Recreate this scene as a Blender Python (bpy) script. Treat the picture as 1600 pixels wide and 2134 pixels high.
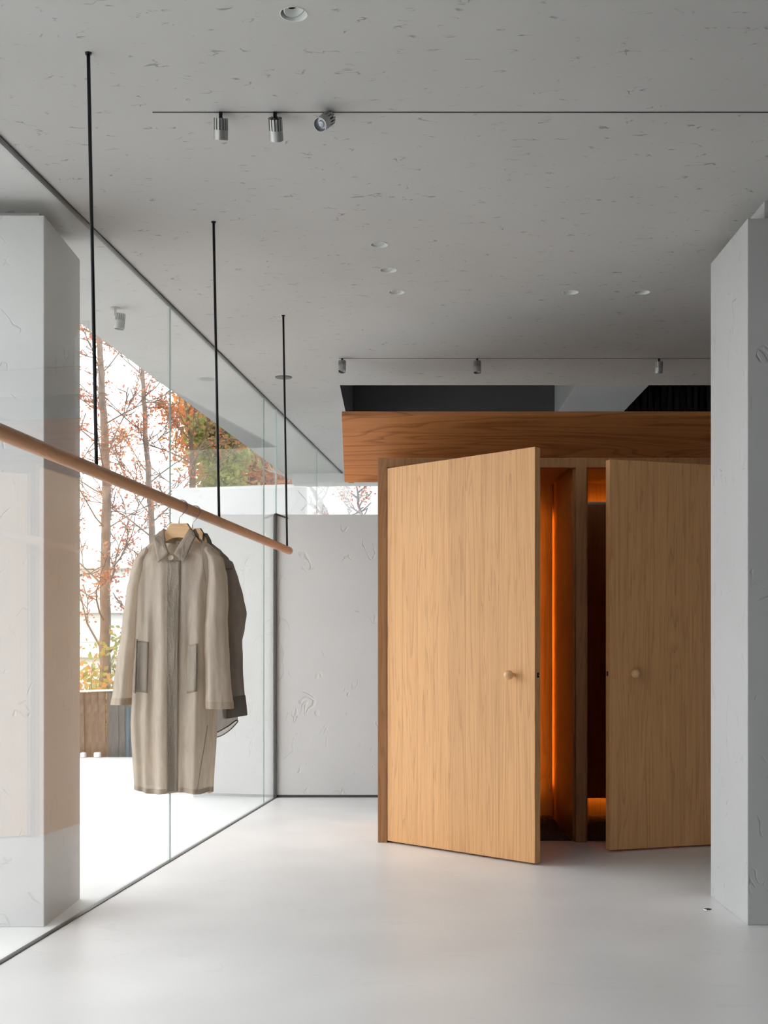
import bpy, bmesh, math, random
from mathutils import Vector, Matrix, Euler

S = bpy.context.scene
COL = S.collection
for o in list(bpy.data.objects):
    bpy.data.objects.remove(o, do_unlink=True)

# ------------------------------------------------------------------ camera
F, CX, HZ, CAMH = 2500.0, 826.0, 1354.0, 1.2          # focal length and principal point in 1600x2134 px
cd = bpy.data.cameras.new('camera'); cam = bpy.data.objects.new('camera', cd); COL.objects.link(cam)
cd.sensor_fit = 'VERTICAL'; cd.sensor_height = 36.0; cd.sensor_width = 36.0 * 1600 / 2134
cd.lens = F / 2134 * 36.0
cd.shift_y = (HZ - 1067) / 2134; cd.shift_x = -(CX - 800) / 2134
cd.clip_start = 0.05; cd.clip_end = 300
cam.location = (0, 0, CAMH); cam.rotation_euler = (math.radians(90), 0, 0)
S.camera = cam

# ------------------------------------------------------------------ light: overcast white sky
w = bpy.data.worlds.new('overcast_sky'); S.world = w; w.use_nodes = True
bg = w.node_tree.nodes['Background']
bg.inputs['Color'].default_value = (0.955, 0.975, 1.0, 1); bg.inputs['Strength'].default_value = 3.35
S.view_settings.view_transform = 'Standard'; S.view_settings.look = 'None'
S.view_settings.exposure = 0.0; S.view_settings.gamma = 1.0; S.view_settings.use_curve_mapping = False
S.cycles.use_denoising = True
S.cycles.max_bounces = 8; S.cycles.diffuse_bounces = 4; S.cycles.glossy_bounces = 4
S.cycles.use_adaptive_sampling = True; S.cycles.adaptive_threshold = 0.12; S.cycles.adaptive_min_samples = 16
S.cycles.transparent_max_bounces = 16; S.cycles.transmission_bounces = 4
S.cycles.sample_clamp_indirect = 6.0

HC = 3.162                                             # ceiling height
def at(px, py, Y):
    s = F / Y
    return Vector(((px - CX) / s, Y, CAMH + (HZ - py) / s))
def XG(Y): return -1.520 + 0.1044 * (Y - 4.587)         # plane of the glass wall

# ------------------------------------------------------------------ helpers
def tag(o, label=None, cat=None, group=None, kind=None):
    if label: o['label'] = label
    if cat: o['category'] = cat
    if group: o['group'] = group
    if kind: o['kind'] = kind
    return o
def link(name, me, mat=None, parent=None, smooth=False):
    o = bpy.data.objects.new(name, me); COL.objects.link(o)
    if mat is not None and not me.materials: me.materials.append(mat)
    if parent is not None: o.parent = parent
    if smooth:
        for p in me.polygons: p.use_smooth = True
    return o
def mesh(name, v, f, mat, parent=None, smooth=False, fix=True):
    me = bpy.data.meshes.new(name); me.from_pydata([tuple(a) for a in v], [], f)
    if fix:
        bm = bmesh.new(); bm.from_mesh(me); bmesh.ops.recalc_face_normals(bm, faces=bm.faces); bm.to_mesh(me); bm.free()
    me.update()
    return link(name, me, mat, parent, smooth)
def empty(name, loc=(0, 0, 0), rz=0.0, parent=None):
    o = bpy.data.objects.new(name, None); COL.objects.link(o)
    o.location = loc; o.rotation_euler = (0, 0, rz); o.empty_display_size = 0.1
    if parent is not None: o.parent = parent
    return o
def hexa(name, c, mat, parent=None, bev=0.0):
    """c: 8 corners, bottom loop then top loop"""
    f = [(0, 3, 2, 1), (4, 5, 6, 7), (0, 1, 5, 4), (1, 2, 6, 5), (2, 3, 7, 6), (3, 0, 4, 7)]
    me = bpy.data.meshes.new(name); me.from_pydata([tuple(a) for a in c], [], f)
    bm = bmesh.new(); bm.from_mesh(me); bmesh.ops.recalc_face_normals(bm, faces=bm.faces)
    if bev > 0: bmesh.ops.bevel(bm, geom=list(bm.edges), offset=bev, segments=2, profile=0.5, affect='EDGES')
    bm.to_mesh(me); bm.free()
    return link(name, me, mat, parent)
def box(name, x, y, z, mat, parent=None, bev=0.0):
    (x0, x1), (y0, y1), (z0, z1) = x, y, z
    return hexa(name, [(x0, y0, z0), (x1, y0, z0), (x1, y1, z0), (x0, y1, z0), (x0, y0, z1), (x1, y0, z1), (x1, y1, z1), (x0, y1, z1)], mat, parent, bev)
def gbox(name, d0, d1, Y0, Y1, z0, z1, mat, parent=None, bev=0.0):
    """box running along the glass wall: offsets d0..d1 across it (+ = inside)"""
    return hexa(name, [(XG(Y0)+d0, Y0, z0), (XG(Y0)+d1, Y0, z0), (XG(Y1)+d1, Y1, z0), (XG(Y1)+d0, Y1, z0),
                       (XG(Y0)+d0, Y0, z1), (XG(Y0)+d1, Y0, z1), (XG(Y1)+d1, Y1, z1), (XG(Y1)+d0, Y1, z1)], mat, parent, bev)
def tube_data(pts, rad, n=10, cap=True):
    V, Fc = [], []
    pts = [Vector(p) for p in pts]
    if not hasattr(rad, '__len__'): rad = [rad] * len(pts)
    up = None
    for i, p in enumerate(pts):
        d = (pts[min(i+1, len(pts)-1)] - pts[max(i-1, 0)])
        d = d.normalized() if d.length > 1e-9 else Vector((0, 0, 1))
        if up is None:
            up = Vector((1, 0, 0)) if abs(d.x) < 0.8 else Vector((0, 1, 0))
        up = (up - d * up.dot(d)); up = up.normalized() if up.length > 1e-6 else d.orthogonal().normalized()
        b = d.cross(up)
        for k in range(n):
            a = 2 * math.pi * k / n
            V.append(p + (up * math.cos(a) + b * math.sin(a)) * rad[i])
    for i in range(len(pts) - 1):
        for k in range(n):
            Fc.append((i*n+k, i*n+(k+1) % n, (i+1)*n+(k+1) % n, (i+1)*n+k))
    if cap:
        Fc.append(tuple(range(n))[::-1]); Fc.append(tuple((len(pts)-1)*n + k for k in range(n)))
    return V, Fc
def tube(name, pts, rad, mat, parent=None, n=10, smooth=True):
    V, Fc = tube_data(pts, rad, n)
    return mesh(name, V, Fc, mat, parent, smooth)
def lathe(name, prof, mat, parent=None, n=32, M=None, smooth=True, close=True):
    """prof: list of (r, h) about local Z; M: optional matrix"""
    V, Fc = [], []
    for r, h in prof:
        for k in range(n):
            a = 2 * math.pi * k / n
            v = Vector((r * math.cos(a), r * math.sin(a), h)); V.append(M @ v if M else v)
    for i in range(len(prof) - 1):
        for k in range(n):
            Fc.append((i*n+k, i*n+(k+1) % n, (i+1)*n+(k+1) % n, (i+1)*n+k))
    if close:
        if prof[0][0] > 1e-5: Fc.append(tuple(range(n))[::-1])
        if prof[-1][0] > 1e-5: Fc.append(tuple((len(prof)-1)*n + k for k in range(n)))
    o = mesh(name, V, Fc, mat, parent, smooth)
    if smooth:
        md = o.modifiers.new('edges', 'EDGE_SPLIT'); md.split_angle = math.radians(40)
    return o
def prism(name, poly, a0, a1, axis, mat, parent=None, bev=0.0):
    """poly of 2-d points extruded along axis 'x' (poly=(y,z)) or 'y' (poly=(x,z))"""
    n = len(poly)
    def p3(p, a): return (a, p[0], p[1]) if axis == 'x' else (p[0], a, p[1])
    V = [p3(p, a0) for p in poly] + [p3(p, a1) for p in poly]
    Fc = [tuple(range(n)), tuple(range(n, 2*n))[::-1]] + [(i, (i+1) % n, n+(i+1) % n, n+i) for i in range(n)]
    me = bpy.data.meshes.new(name); me.from_pydata(V, [], Fc)
    bm = bmesh.new(); bm.from_mesh(me); bmesh.ops.recalc_face_normals(bm, faces=bm.faces)
    if bev > 0: bmesh.ops.bevel(bm, geom=list(bm.edges), offset=bev, segments=2, profile=0.5, affect='EDGES')
    bm.to_mesh(me); bm.free()
    return link(name, me, mat, parent)
def lerp_tab(tab, z):
    """tab: rows (z, a, b, ...) with falling z; smooth interpolation"""
    if z >= tab[0][0]: return list(tab[0][1:])
    if z <= tab[-1][0]: return list(tab[-1][1:])
    for r0, r1 in zip(tab, tab[1:]):
        if r0[0] >= z >= r1[0]:
            t = (r0[0] - z) / (r0[0] - r1[0]); t = 0.5 * t + 0.5 * t * t * (3 - 2 * t)
            return [a + (b - a) * t for a, b in zip(r0[1:], r1[1:])]

# ------------------------------------------------------------------ materials
def nm(name):
    m = bpy.data.materials.new(name); m.use_nodes = True
    nt = m.node_tree; nt.nodes.clear()
    out = nt.nodes.new('ShaderNodeOutputMaterial')
    return m, nt, out
def N(nt, typ, **kw):
    n = nt.nodes.new(typ)
    for k, v in kw.items():
        if k in n.inputs: n.inputs[k].default_value = v
        else: setattr(n, k, v)
    return n
def L(nt, a, b): nt.links.new(a, b)
def ramp(nt, pts, interp='LINEAR'):
    r = nt.nodes.new('ShaderNodeValToRGB'); r.color_ramp.interpolation = interp
    e = r.color_ramp.elements
    while len(e) < len(pts): e.new(0.5)
    for i, (p, c) in enumerate(pts):
        e[i].position = p; e[i].color = (c, c, c, 1) if not hasattr(c, '__len__') else (*c, 1)
    return r
def math_n(nt, op, a=None, b=None, va=0.0, vb=0.0):
    n = nt.nodes.new('ShaderNodeMath'); n.operation = op
    n.inputs[0].default_value = va; n.inputs[1].default_value = vb
    if a is not None: L(nt, a, n.inputs[0])
    if b is not None: L(nt, b, n.inputs[1])
    return n.outputs[0]
def mixc(nt, fac, a, b, blend='MIX'):
    n = nt.nodes.new('ShaderNodeMix'); n.data_type = 'RGBA'; n.blend_type = blend
    for inp, v in ((n.inputs[0], fac), (n.inputs[6], a), (n.inputs[7], b)):
        if hasattr(v, 'is_output'): L(nt, v, inp)
        elif hasattr(v, '__len__'): inp.default_value = (*v, 1)
        else: inp.default_value = v
    return n.outputs[2]
def simple(name, col, rough=0.5, metal=0.0, spec=0.5, var=0.0, vscale=8.0):
    m, nt, out = nm(name)
    p = N(nt, 'ShaderNodeBsdfPrincipled', Roughness=rough, Metallic=metal)
    p.inputs['Specular IOR Level'].default_value = spec
    p.inputs['Base Color'].default_value = (*col, 1)
    if var > 0:
        tc = N(nt, 'ShaderNodeTexCoord'); nz = N(nt, 'ShaderNodeTexNoise', Scale=vscale, Detail=6.0)
        L(nt, tc.outputs['Object'], nz.inputs['Vector'])
        r = ramp(nt, [(0.3, 1 - var), (0.7, 1 + var)])
        L(nt, nz.outputs['Fac'], r.inputs[0])
        L(nt, mixc(nt, 1.0, col, r.outputs[0], 'MULTIPLY'), p.inputs['Base Color'])
    L(nt, p.outputs[0], out.inputs[0])
    return m
def plaster(name, col, dash=0.5, dscale=(5.0, 9.0, 5.0), rough=0.75, bump=0.15, cloud=0.06, gate0=0.57, spec=0.3):
    """trowelled mineral plaster: soft clouds, short dark trowel nicks, faint ridges"""
    m, nt, out = nm(name)
    p = N(nt, 'ShaderNodeBsdfPrincipled', Roughness=rough); p.inputs['Specular IOR Level'].default_value = spec
    tc = N(nt, 'ShaderNodeTexCoord')
    cl = N(nt, 'ShaderNodeTexNoise', Scale=0.9, Detail=2.0, Roughness=0.6); L(nt, tc.outputs['Object'], cl.inputs['Vector'])
    r0 = ramp(nt, [(0.3, 1 - cloud), (0.7, 1 + cloud)]); L(nt, cl.outputs['Fac'], r0.inputs[0])
    c0 = mixc(nt, 1.0, col, r0.outputs[0], 'MULTIPLY')
    mp = N(nt, 'ShaderNodeMapping'); mp.inputs['Scale'].default_value = dscale; L(nt, tc.outputs['Object'], mp.inputs['Vector'])
    n1 = N(nt, 'ShaderNodeTexNoise', Scale=1.0, Detail=2.0, Roughness=0.55, Distortion=0.6); L(nt, mp.outputs[0], n1.inputs['Vector'])
    iso = math_n(nt, 'ABSOLUTE', math_n(nt, 'SUBTRACT', n1.outputs['Fac'], None, vb=0.5))
    thin = ramp(nt, [(0.0, 1.0), (0.010, 0.75), (0.022, 0.0)]); L(nt, iso, thin.inputs[0])
    mp2 = N(nt, 'ShaderNodeMapping'); mp2.inputs['Scale'].default_value = tuple(a * 1.15 for a in dscale); mp2.inputs['Location'].default_value = (7.3, 2.1, 4.4)
    L(nt, tc.outputs['Object'], mp2.inputs['Vector'])
    n2 = N(nt, 'ShaderNodeTexNoise', Scale=1.0, Detail=1.0); L(nt, mp2.outputs[0], n2.inputs['Vector'])
    gate = ramp(nt, [(gate0, 0.0), (gate0 + 0.08, 1.0)]); L(nt, n2.outputs['Fac'], gate.inputs[0])
    nick = math_n(nt, 'MULTIPLY', thin.outputs[0], gate.outputs[0])
    nk = math_n(nt, 'MULTIPLY', nick, None, vb=dash)
    c1 = mixc(nt, nk, c0, tuple(a * 0.35 for a in col))
    L(nt, c1, p.inputs['Base Color'])
    n3 = N(nt, 'ShaderNodeTexNoise', Scale=4.0, Detail=4.0, Roughness=0.6); L(nt, tc.outputs['Object'], n3.inputs['Vector'])
    hgt = math_n(nt, 'SUBTRACT', math_n(nt, 'MULTIPLY', n3.outputs['Fac'], None, vb=0.6), nick)
    b = N(nt, 'ShaderNodeBump', Strength=bump, Distance=0.01); L(nt, hgt, b.inputs['Height']); L(nt, b.outputs[0], p.inputs['Normal'])
    L(nt, p.outputs[0], out.inputs[0])
    return m
def wood(name, light, dark, axis='z', grain=60.0, rings=5.0, rough=0.5, figure=0.35, rand=True, knots=0.0, spec=0.35, long=0.55):
    """oak: long fine fibres along the axis, stretched cathedral figure, per-object shift"""
    m, nt, out = nm(name)
    p = N(nt, 'ShaderNodeBsdfPrincipled', Roughness=rough); p.inputs['Specular IOR Level'].default_value = spec
    tc = N(nt, 'ShaderNodeTexCoord'); vec = tc.outputs['Object']
    oi = N(nt, 'ShaderNodeObjectInfo')
    if rand:
        cb = N(nt, 'ShaderNodeCombineXYZ'); k = math_n(nt, 'MULTIPLY', oi.outputs['Random'], None, vb=37.0)
        for i in range(3): L(nt, k, cb.inputs[i])
        ad = N(nt, 'ShaderNodeVectorMath', operation='ADD'); L(nt, vec, ad.inputs[0]); L(nt, cb.outputs[0], ad.inputs[1]); vec = ad.outputs[0]
    def mapped(long, cross):
        mp = N(nt, 'ShaderNodeMapping'); sc = [cross, cross, cross]; sc['xyz'.index(axis)] = long
        mp.inputs['Scale'].default_value = sc; L(nt, vec, mp.inputs['Vector']); return mp.outputs[0]
    f = N(nt, 'ShaderNodeTexNoise', Scale=1.0, Detail=5.0, Roughness=0.65); L(nt, mapped(1.6, grain), f.inputs['Vector'])
    f2 = N(nt, 'ShaderNodeTexNoise', Scale=1.0, Detail=2.0); L(nt, mapped(9.0, grain * 5), f2.inputs['Vector'])
    fig = N(nt, 'ShaderNodeTexNoise', Scale=1.0, Detail=2.5, Roughness=0.5, Distortion=0.8); L(nt, mapped(long, rings), fig.inputs['Vector'])
    bands = math_n(nt, 'FRACT', math_n(nt, 'MULTIPLY', fig.outputs['Fac'], None, vb=11.0))
    br = ramp(nt, [(0.0, 0.1), (0.55, 0.0), (0.86, 0.75), (0.93, 1.0), (1.0, 0.15)]); L(nt, bands, br.inputs[0])
    gr = ramp(nt, [(0.25, 0.0), (0.75, 1.0)]); L(nt, f.outputs['Fac'], gr.inputs[0])
    pores = ramp(nt, [(0.0, 0.0), (0.60, 0.0), (0.72, 1.0)]); L(nt, f2.outputs['Fac'], pores.inputs[0])
    a = math_n(nt, 'MULTIPLY', br.outputs[0], None, vb=figure)
    b = math_n(nt, 'MULTIPLY', gr.outputs[0], None, vb=0.38)
    c = math_n(nt, 'MULTIPLY', pores.outputs[0], None, vb=0.22)
    tot = math_n(nt, 'ADD', math_n(nt, 'ADD', a, b), c)
    if knots > 0:
        mpk = N(nt, 'ShaderNodeMapping'); sc = [3.2, 3.2, 3.2]; sc['xyz'.index(axis)] = 1.15
        mpk.inputs['Scale'].default_value = sc; mpk.inputs['Location'].default_value = (0.37, 0.2, 0.55); L(nt, vec, mpk.inputs['Vector'])
        vo = N(nt, 'ShaderNodeTexVoronoi', Scale=1.0); L(nt, mpk.outputs[0], vo.inputs['Vector'])
        kr = ramp(nt, [(0.0, 1.0), (0.05, 0.75), (0.13, 0.0)]); L(nt, vo.outputs['Distance'], kr.inputs[0])
        tot = math_n(nt, 'ADD', tot, math_n(nt, 'MULTIPLY', kr.outputs[0], None, vb=knots))
    tot = math_n(nt, 'MINIMUM', tot, None, vb=1.0)
    col = mixc(nt, tot, light, dark)
    tone = N(nt, 'ShaderNodeMapRange'); L(nt, oi.outputs['Random'], tone.inputs[0]); tone.inputs[3].default_value = 0.93; tone.inputs[4].default_value = 1.05
    col = mixc(nt, 1.0, col, tone.outputs[0], 'MULTIPLY')
    L(nt, col, p.inputs['Base Color'])
    bp = N(nt, 'ShaderNodeBump', Strength=0.12, Distance=0.004, invert=True); L(nt, tot, bp.inputs['Height']); L(nt, bp.outputs[0], p.inputs['Normal'])
    L(nt, p.outputs[0], out.inputs[0])
    return m
def glass_mat(name, tint):
    m, nt, out = nm(name)
    lw = N(nt, 'ShaderNodeLayerWeight', Blend=0.5)
    pw = math_n(nt, 'POWER', lw.outputs['Facing'], None, vb=5.0)
    fr = math_n(nt, 'ADD', math_n(nt, 'MULTIPLY', pw, None, vb=0.96), None, vb=0.04)
    t = N(nt, 'ShaderNodeBsdfTransparent', Color=(*tint, 1)); g = N(nt, 'ShaderNodeBsdfGlossy', Roughness=0.0, Color=(0.98, 1.0, 0.99, 1))
    mx = nt.nodes.new('ShaderNodeMixShader'); L(nt, fr, mx.inputs[0]); L(nt, t.outputs[0], mx.inputs[1]); L(nt, g.outputs[0], mx.inputs[2])
    L(nt, mx.outputs[0], out.inputs[0])
    return m
def emit(name, col, strength):
    m, nt, out = nm(name); e = N(nt, 'ShaderNodeEmission', Color=(*col, 1), Strength=strength); L(nt, e.outputs[0], out.inputs[0]); return m
def fabric(name, col, transl=0.45, clear=0.08, crinkle=0.35):
    m, nt, out = nm(name)
    tc = N(nt, 'ShaderNodeTexCoord')
    mp = N(nt, 'ShaderNodeMapping'); mp.inputs['Scale'].default_value = (38, 38, 7); L(nt, tc.outputs['Object'], mp.inputs['Vector'])
    n1 = N(nt, 'ShaderNodeTexNoise', Scale=1.0, Detail=5.0, Roughness=0.6, Distortion=0.7); L(nt, mp.outputs[0], n1.inputs['Vector'])
    n2 = N(nt, 'ShaderNodeTexNoise', Scale=70.0, Detail=3.0, Distortion=1.0); L(nt, tc.outputs['Object'], n2.inputs['Vector'])
    h = math_n(nt, 'ADD', n1.outputs['Fac'], math_n(nt, 'MULTIPLY', n2.outputs['Fac'], None, vb=0.35))
    b = N(nt, 'ShaderNodeBump', Strength=crinkle, Distance=0.006); L(nt, h, b.inputs['Height'])
    r = ramp(nt, [(0.3, 0.88), (0.7, 1.1)]); L(nt, n1.outputs['Fac'], r.inputs[0])
    c = mixc(nt, 1.0, col, r.outputs[0], 'MULTIPLY')
    d = N(nt, 'ShaderNodeBsdfDiffuse'); t = N(nt, 'ShaderNodeBsdfTranslucent'); x = N(nt, 'ShaderNodeBsdfTransparent')
    gl = N(nt, 'ShaderNodeBsdfGlossy', Roughness=0.45, Color=(0.8, 0.78, 0.75, 1))
    for s in (d, t): L(nt, c, s.inputs['Color']); L(nt, b.outputs[0], s.inputs['Normal'])
    L(nt, b.outputs[0], gl.inputs['Normal'])
    m1 = nt.nodes.new('ShaderNodeMixShader'); m1.inputs[0].default_value = transl; L(nt, d.outputs[0], m1.inputs[1]); L(nt, t.outputs[0], m1.inputs[2])
    mg = nt.nodes.new('ShaderNodeMixShader'); mg.inputs[0].default_value = 0.04; L(nt, m1.outputs[0], mg.inputs[1]); L(nt, gl.outputs[0], mg.inputs[2])
    m2 = nt.nodes.new('ShaderNodeMixShader'); m2.inputs[0].default_value = clear; L(nt, mg.outputs[0], m2.inputs[1]); L(nt, x.outputs[0], m2.inputs[2])
    L(nt, m2.outputs[0], out.inputs[0])
    return m
def leafmat(name, c1, c2):
    m, nt, out = nm(name)
    g = N(nt, 'ShaderNodeNewGeometry'); r = ramp(nt, [(0.0, c1), (1.0, c2)]); L(nt, g.outputs['Random Per Island'], r.inputs[0])
    d = N(nt, 'ShaderNodeBsdfDiffuse'); t = N(nt, 'ShaderNodeBsdfTranslucent')
    L(nt, r.outputs[0], d.inputs['Color']); L(nt, r.outputs[0], t.inputs['Color'])
    m1 = nt.nodes.new('ShaderNodeMixShader'); m1.inputs[0].default_value = 0.5; L(nt, d.outputs[0], m1.inputs[1]); L(nt, t.outputs[0], m1.inputs[2])
    L(nt, m1.outputs[0], out.inputs[0]); return m

M = {}
M['ceil'] = plaster('ceiling_plaster', (0.50, 0.495, 0.485), dash=0.7, dscale=(9.5, 18.0, 9.5), bump=0.22, cloud=0.05, gate0=0.605)
M['wall'] = plaster('wall_plaster', (0.66, 0.655, 0.65), dash=0.07, dscale=(6.0, 6.0, 4.0), bump=0.4, cloud=0.04)
M['column'] = plaster('column_plaster', (0.51, 0.51, 0.51), dash=0.07, dscale=(9.0, 9.0, 6.0), bump=0.4, cloud=0.04)
M['floor'] = plaster('microcement_floor', (0.82, 0.815, 0.81), dash=0.06, dscale=(3.0, 5.0, 3.0), rough=0.36, bump=0.06, cloud=0.075, spec=0.4)
M['terrace'] = plaster('terrace_cement', (0.74, 0.74, 0.735), dash=0.10, dscale=(2.0, 3.0, 2.0), rough=0.6, bump=0.08, cloud=0.03)
M['white_wall'] = plaster('white_render', (0.80, 0.80, 0.80), dash=0.15, dscale=(1.5, 1.5, 1.5), bump=0.2, cloud=0.05)
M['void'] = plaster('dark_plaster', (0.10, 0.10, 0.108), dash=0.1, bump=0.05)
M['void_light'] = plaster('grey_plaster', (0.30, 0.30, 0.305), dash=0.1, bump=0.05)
M['black'] = simple('black_metal', (0.012, 0.012, 0.014), 0.45, 0.3)
M['rodblack'] = simple('black_rod', (0.018, 0.018, 0.022), 0.35, 0.5)
M['track'] = simple('grey_channel', (0.10, 0.10, 0.10), 0.45, 0.6)
M['alu'] = simple('aluminium', (0.42, 0.425, 0.415), 0.38, 0.8, var=0.05)
M['alu_dark'] = simple('dark_aluminium', (0.14, 0.145, 0.145), 0.5, 0.7)
M['lens'] = simple('lamp_lens', (0.30, 0.32, 0.36), 0.12, 0.3, spec=0.8)
M['white'] = simple('white_lacquer', (0.78, 0.80, 0.78), 0.45, var=0.03)
M['seal'] = simple('glass_edge_seal', (0.50, 0.62, 0.59), 0.25, 0.0, spec=0.6)
M['glass'] = glass_mat('clear_glass', (0.985, 0.992, 0.987))
M['oak_door'] = wood('oak_door', (0.80, 0.445, 0.195), (0.46, 0.215, 0.08), 'z', grain=75, rings=13.0, rough=0.45, figure=0.38, long=0.4)
M['oak_frame'] = wood('oak_frame', (0.50, 0.26, 0.12), (0.28, 0.125, 0.05), 'z', grain=60, rings=7.0, figure=0.4)
M['oak_beam'] = wood('oak_canopy', (0.70, 0.30, 0.115), (0.26, 0.085, 0.026), 'x', grain=70, rings=4.6, figure=0.5, knots=0.6, rough=0.4, long=0.45)
M['oak_inner'] = wood('oak_lining', (0.52, 0.27, 0.11), (0.30, 0.13, 0.05), 'z', grain=60, rings=6.0, figure=0.45, rough=0.32)
M['oak_rod'] = wood('oak_rail', (0.66, 0.34, 0.19), (0.44, 0.205, 0.105), 'y', grain=80, rings=10.0, figure=0.25, rough=0.38)
M['oak_hanger'] = wood('beech_hanger', (0.88, 0.58, 0.33), (0.62, 0.37, 0.19), 'x', grain=80, rings=12.0, figure=0.4)
M['hanger_edge'] = simple('dark_hanger_edge', (0.10, 0.055, 0.03), 0.5)
M['knob'] = wood('oak_knob', (0.82, 0.50, 0.26), (0.55, 0.30, 0.14), 'z', grain=90, rings=20, figure=0.4, rough=0.35)
M['mirror'] = simple('bronze_mirror', (0.42, 0.40, 0.39), 0.02, 1.0)
M['rug'] = simple('dark_rug', (0.10, 0.065, 0.045), 0.95, var=0.3, vscale=60)
M['led'] = emit('amber_led', (1.0, 0.36, 0.045), 13.0)
M['led_line'] = emit('amber_led_profile', (1.0, 0.36, 0.045), 14.0)
M['steel'] = simple('polished_steel', (0.62, 0.62, 0.61), 0.22, 1.0)
M['coat'] = fabric('beige_nylon', (0.75, 0.65, 0.54), 0.5, 0.08, 0.3)
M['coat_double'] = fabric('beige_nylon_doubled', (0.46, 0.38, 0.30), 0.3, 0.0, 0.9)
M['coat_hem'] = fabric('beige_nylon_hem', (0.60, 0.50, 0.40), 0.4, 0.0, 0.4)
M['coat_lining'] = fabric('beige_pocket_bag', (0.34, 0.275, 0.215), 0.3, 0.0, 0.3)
M['coat_seam'] = simple('coat_stitching', (0.42, 0.35, 0.28), 0.8)
M['coat2'] = fabric('taupe_nylon', (0.40, 0.335, 0.27), 0.40, 0.10)
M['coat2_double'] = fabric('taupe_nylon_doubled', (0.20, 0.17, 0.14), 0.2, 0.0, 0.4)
M['coat2_seam'] = simple('taupe_binding', (0.12, 0.095, 0.08), 0.8)
M['sheer'] = fabric('sheer_tail', (0.50, 0.45, 0.39), 0.5, 0.35)
M['button'] = simple('horn_button', (0.55, 0.47, 0.37), 0.35, var=0.1, vscale=120)
M['label'] = simple('white_label', (0.85, 0.85, 0.86), 0.7)
M['ink'] = simple('grey_ink', (0.25, 0.22, 0.22), 0.8)
M['bark'] = simple('tree_bark', (0.22, 0.16, 0.125), 0.9, var=0.35, vscale=9)
M['bark_grey'] = simple('grey_bark', (0.42, 0.41, 0.42), 0.9, var=0.3, vscale=9)
M['leaf_red'] = leafmat('rust_leaves', (0.55, 0.17, 0.10), (0.66, 0.31, 0.16))
M['leaf_orange'] = leafmat('orange_leaves', (0.78, 0.30, 0.14), (0.80, 0.50, 0.18))
M['leaf_yellow'] = leafmat('yellow_green_leaves', (0.62, 0.45, 0.12), (0.30, 0.36, 0.12))
M['leaf_green'] = leafmat('green_leaves', (0.36, 0.42, 0.14), (0.60, 0.56, 0.22))
M['board'] = simple('weathered_board', (0.115, 0.088, 0.07), 0.9, var=0.45, vscale=14)
M['board_blue'] = simple('blue_sheet', (0.055, 0.085, 0.105), 0.6, var=0.3, vscale=14)
M['rail'] = simple('pale_rail', (0.70, 0.70, 0.69), 0.7)
M['stone'] = simple('pale_stone', (0.66, 0.66, 0.72), 0.8, var=0.1)
M['ground'] = simple('garden_ground', (0.22, 0.21, 0.13), 0.95, var=0.3, vscale=1.5)
M['haze_wall'] = simple('pale_far_wall', (0.78, 0.79, 0.80), 0.9)
M['far_glass'] = simple('far_window', (0.66, 0.69, 0.71), 0.3)

# ================================================================== THE SETTING
YR, YE, XR = -5.0, 14.0, 7.0             # rear, far end, right side
OV = 0.654                                # overhang of the soffit beyond the glass
# --- floors
fl = mesh('floor', [(XG(YR)-0.012, YR, 0), (XR, YR, 0), (XR, YE, 0), (XG(YE)-0.012, YE, 0),
                    (XG(YR)-0.012, YR, -0.2), (XR, YR, -0.2), (XR, YE, -0.2), (XG(YE)-0.012, YE, -0.2)],
          [(0, 1, 2, 3), (7, 6, 5, 4), (0, 4, 5, 1), (1, 5, 6, 2), (2, 6, 7, 3), (3, 7, 4, 0)], M['floor'])
tag(fl, 'smooth pale grey microcement floor of the room', kind='structure')
te = mesh('floor_terrace', [(-11, YR, 0), (XG(YR)-0.012, YR, 0), (XG(13.4)-0.012, 13.4, 0), (-11, 13.4, 0),
                            (-11, YR, -0.2), (XG(YR)-0.012, YR, -0.2), (XG(13.4)-0.012, 13.4, -0.2), (-11, 13.4, -0.2)],
          [(0, 1, 2, 3), (7, 6, 5, 4), (0, 4, 5, 1), (1, 5, 6, 2), (2, 6, 7, 3), (3, 7, 4, 0)], M['terrace'])
tag(te, 'bright white terrace floor outside the glass wall', kind='structure')
gr = mesh('ground', [(-80, -30, -0.7), (60, -30, -0.7), (60, 120, -0.7), (-80, 120, -0.7)], [(0, 1, 2, 3)], M['ground'])
tag(gr, 'garden ground below the terrace', kind='structure')

# --- ceiling with openings
DL = [(-0.317, 3.702), (-0.0837, 5.811), (-0.042, 6.20), (0.0, 6.584), (0.956, 6.584), (1.348, 6.584)]
DISC = (-0.812, 8.636)
VX0, VX1, VY0, VY1 = -0.42, 4.6, 8.90, 11.54
bm = bmesh.new()
def loop(pts, z):
    vs = [bm.verts.new((x, y, z)) for x, y in pts]
    return [bm.edges.new((vs[i], vs[(i+1) % len(vs)])) for i in range(len(vs))]
def circ(c, r, n=32): return [(c[0]+r*math.cos(2*math.pi*k/n), c[1]+r*math.sin(2*math.pi*k/n)) for k in range(n)]
ed = loop([(XG(YR), YR), (XR, YR), (XR, YE), (XG(YE), YE)], HC)
ed += loop([(VX0, VY0), (VX1, VY0), (VX1, VY1), (VX0, VY1)], HC)
for c in DL: ed += loop(circ(c, 0.0415), HC)
bmesh.ops.triangle_fill(bm, edges=ed, use_beauty=True, use_dissolve=False)
for f in bm.faces:
    if f.normal.z > 0: f.normal_flip()
me = bpy.data.meshes.new('ceiling'); bm.to_mesh(me); bm.free()
cl = link('ceiling', me, M['ceil']); tag(cl, 'grey trowelled plaster ceiling', kind='structure')
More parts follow.
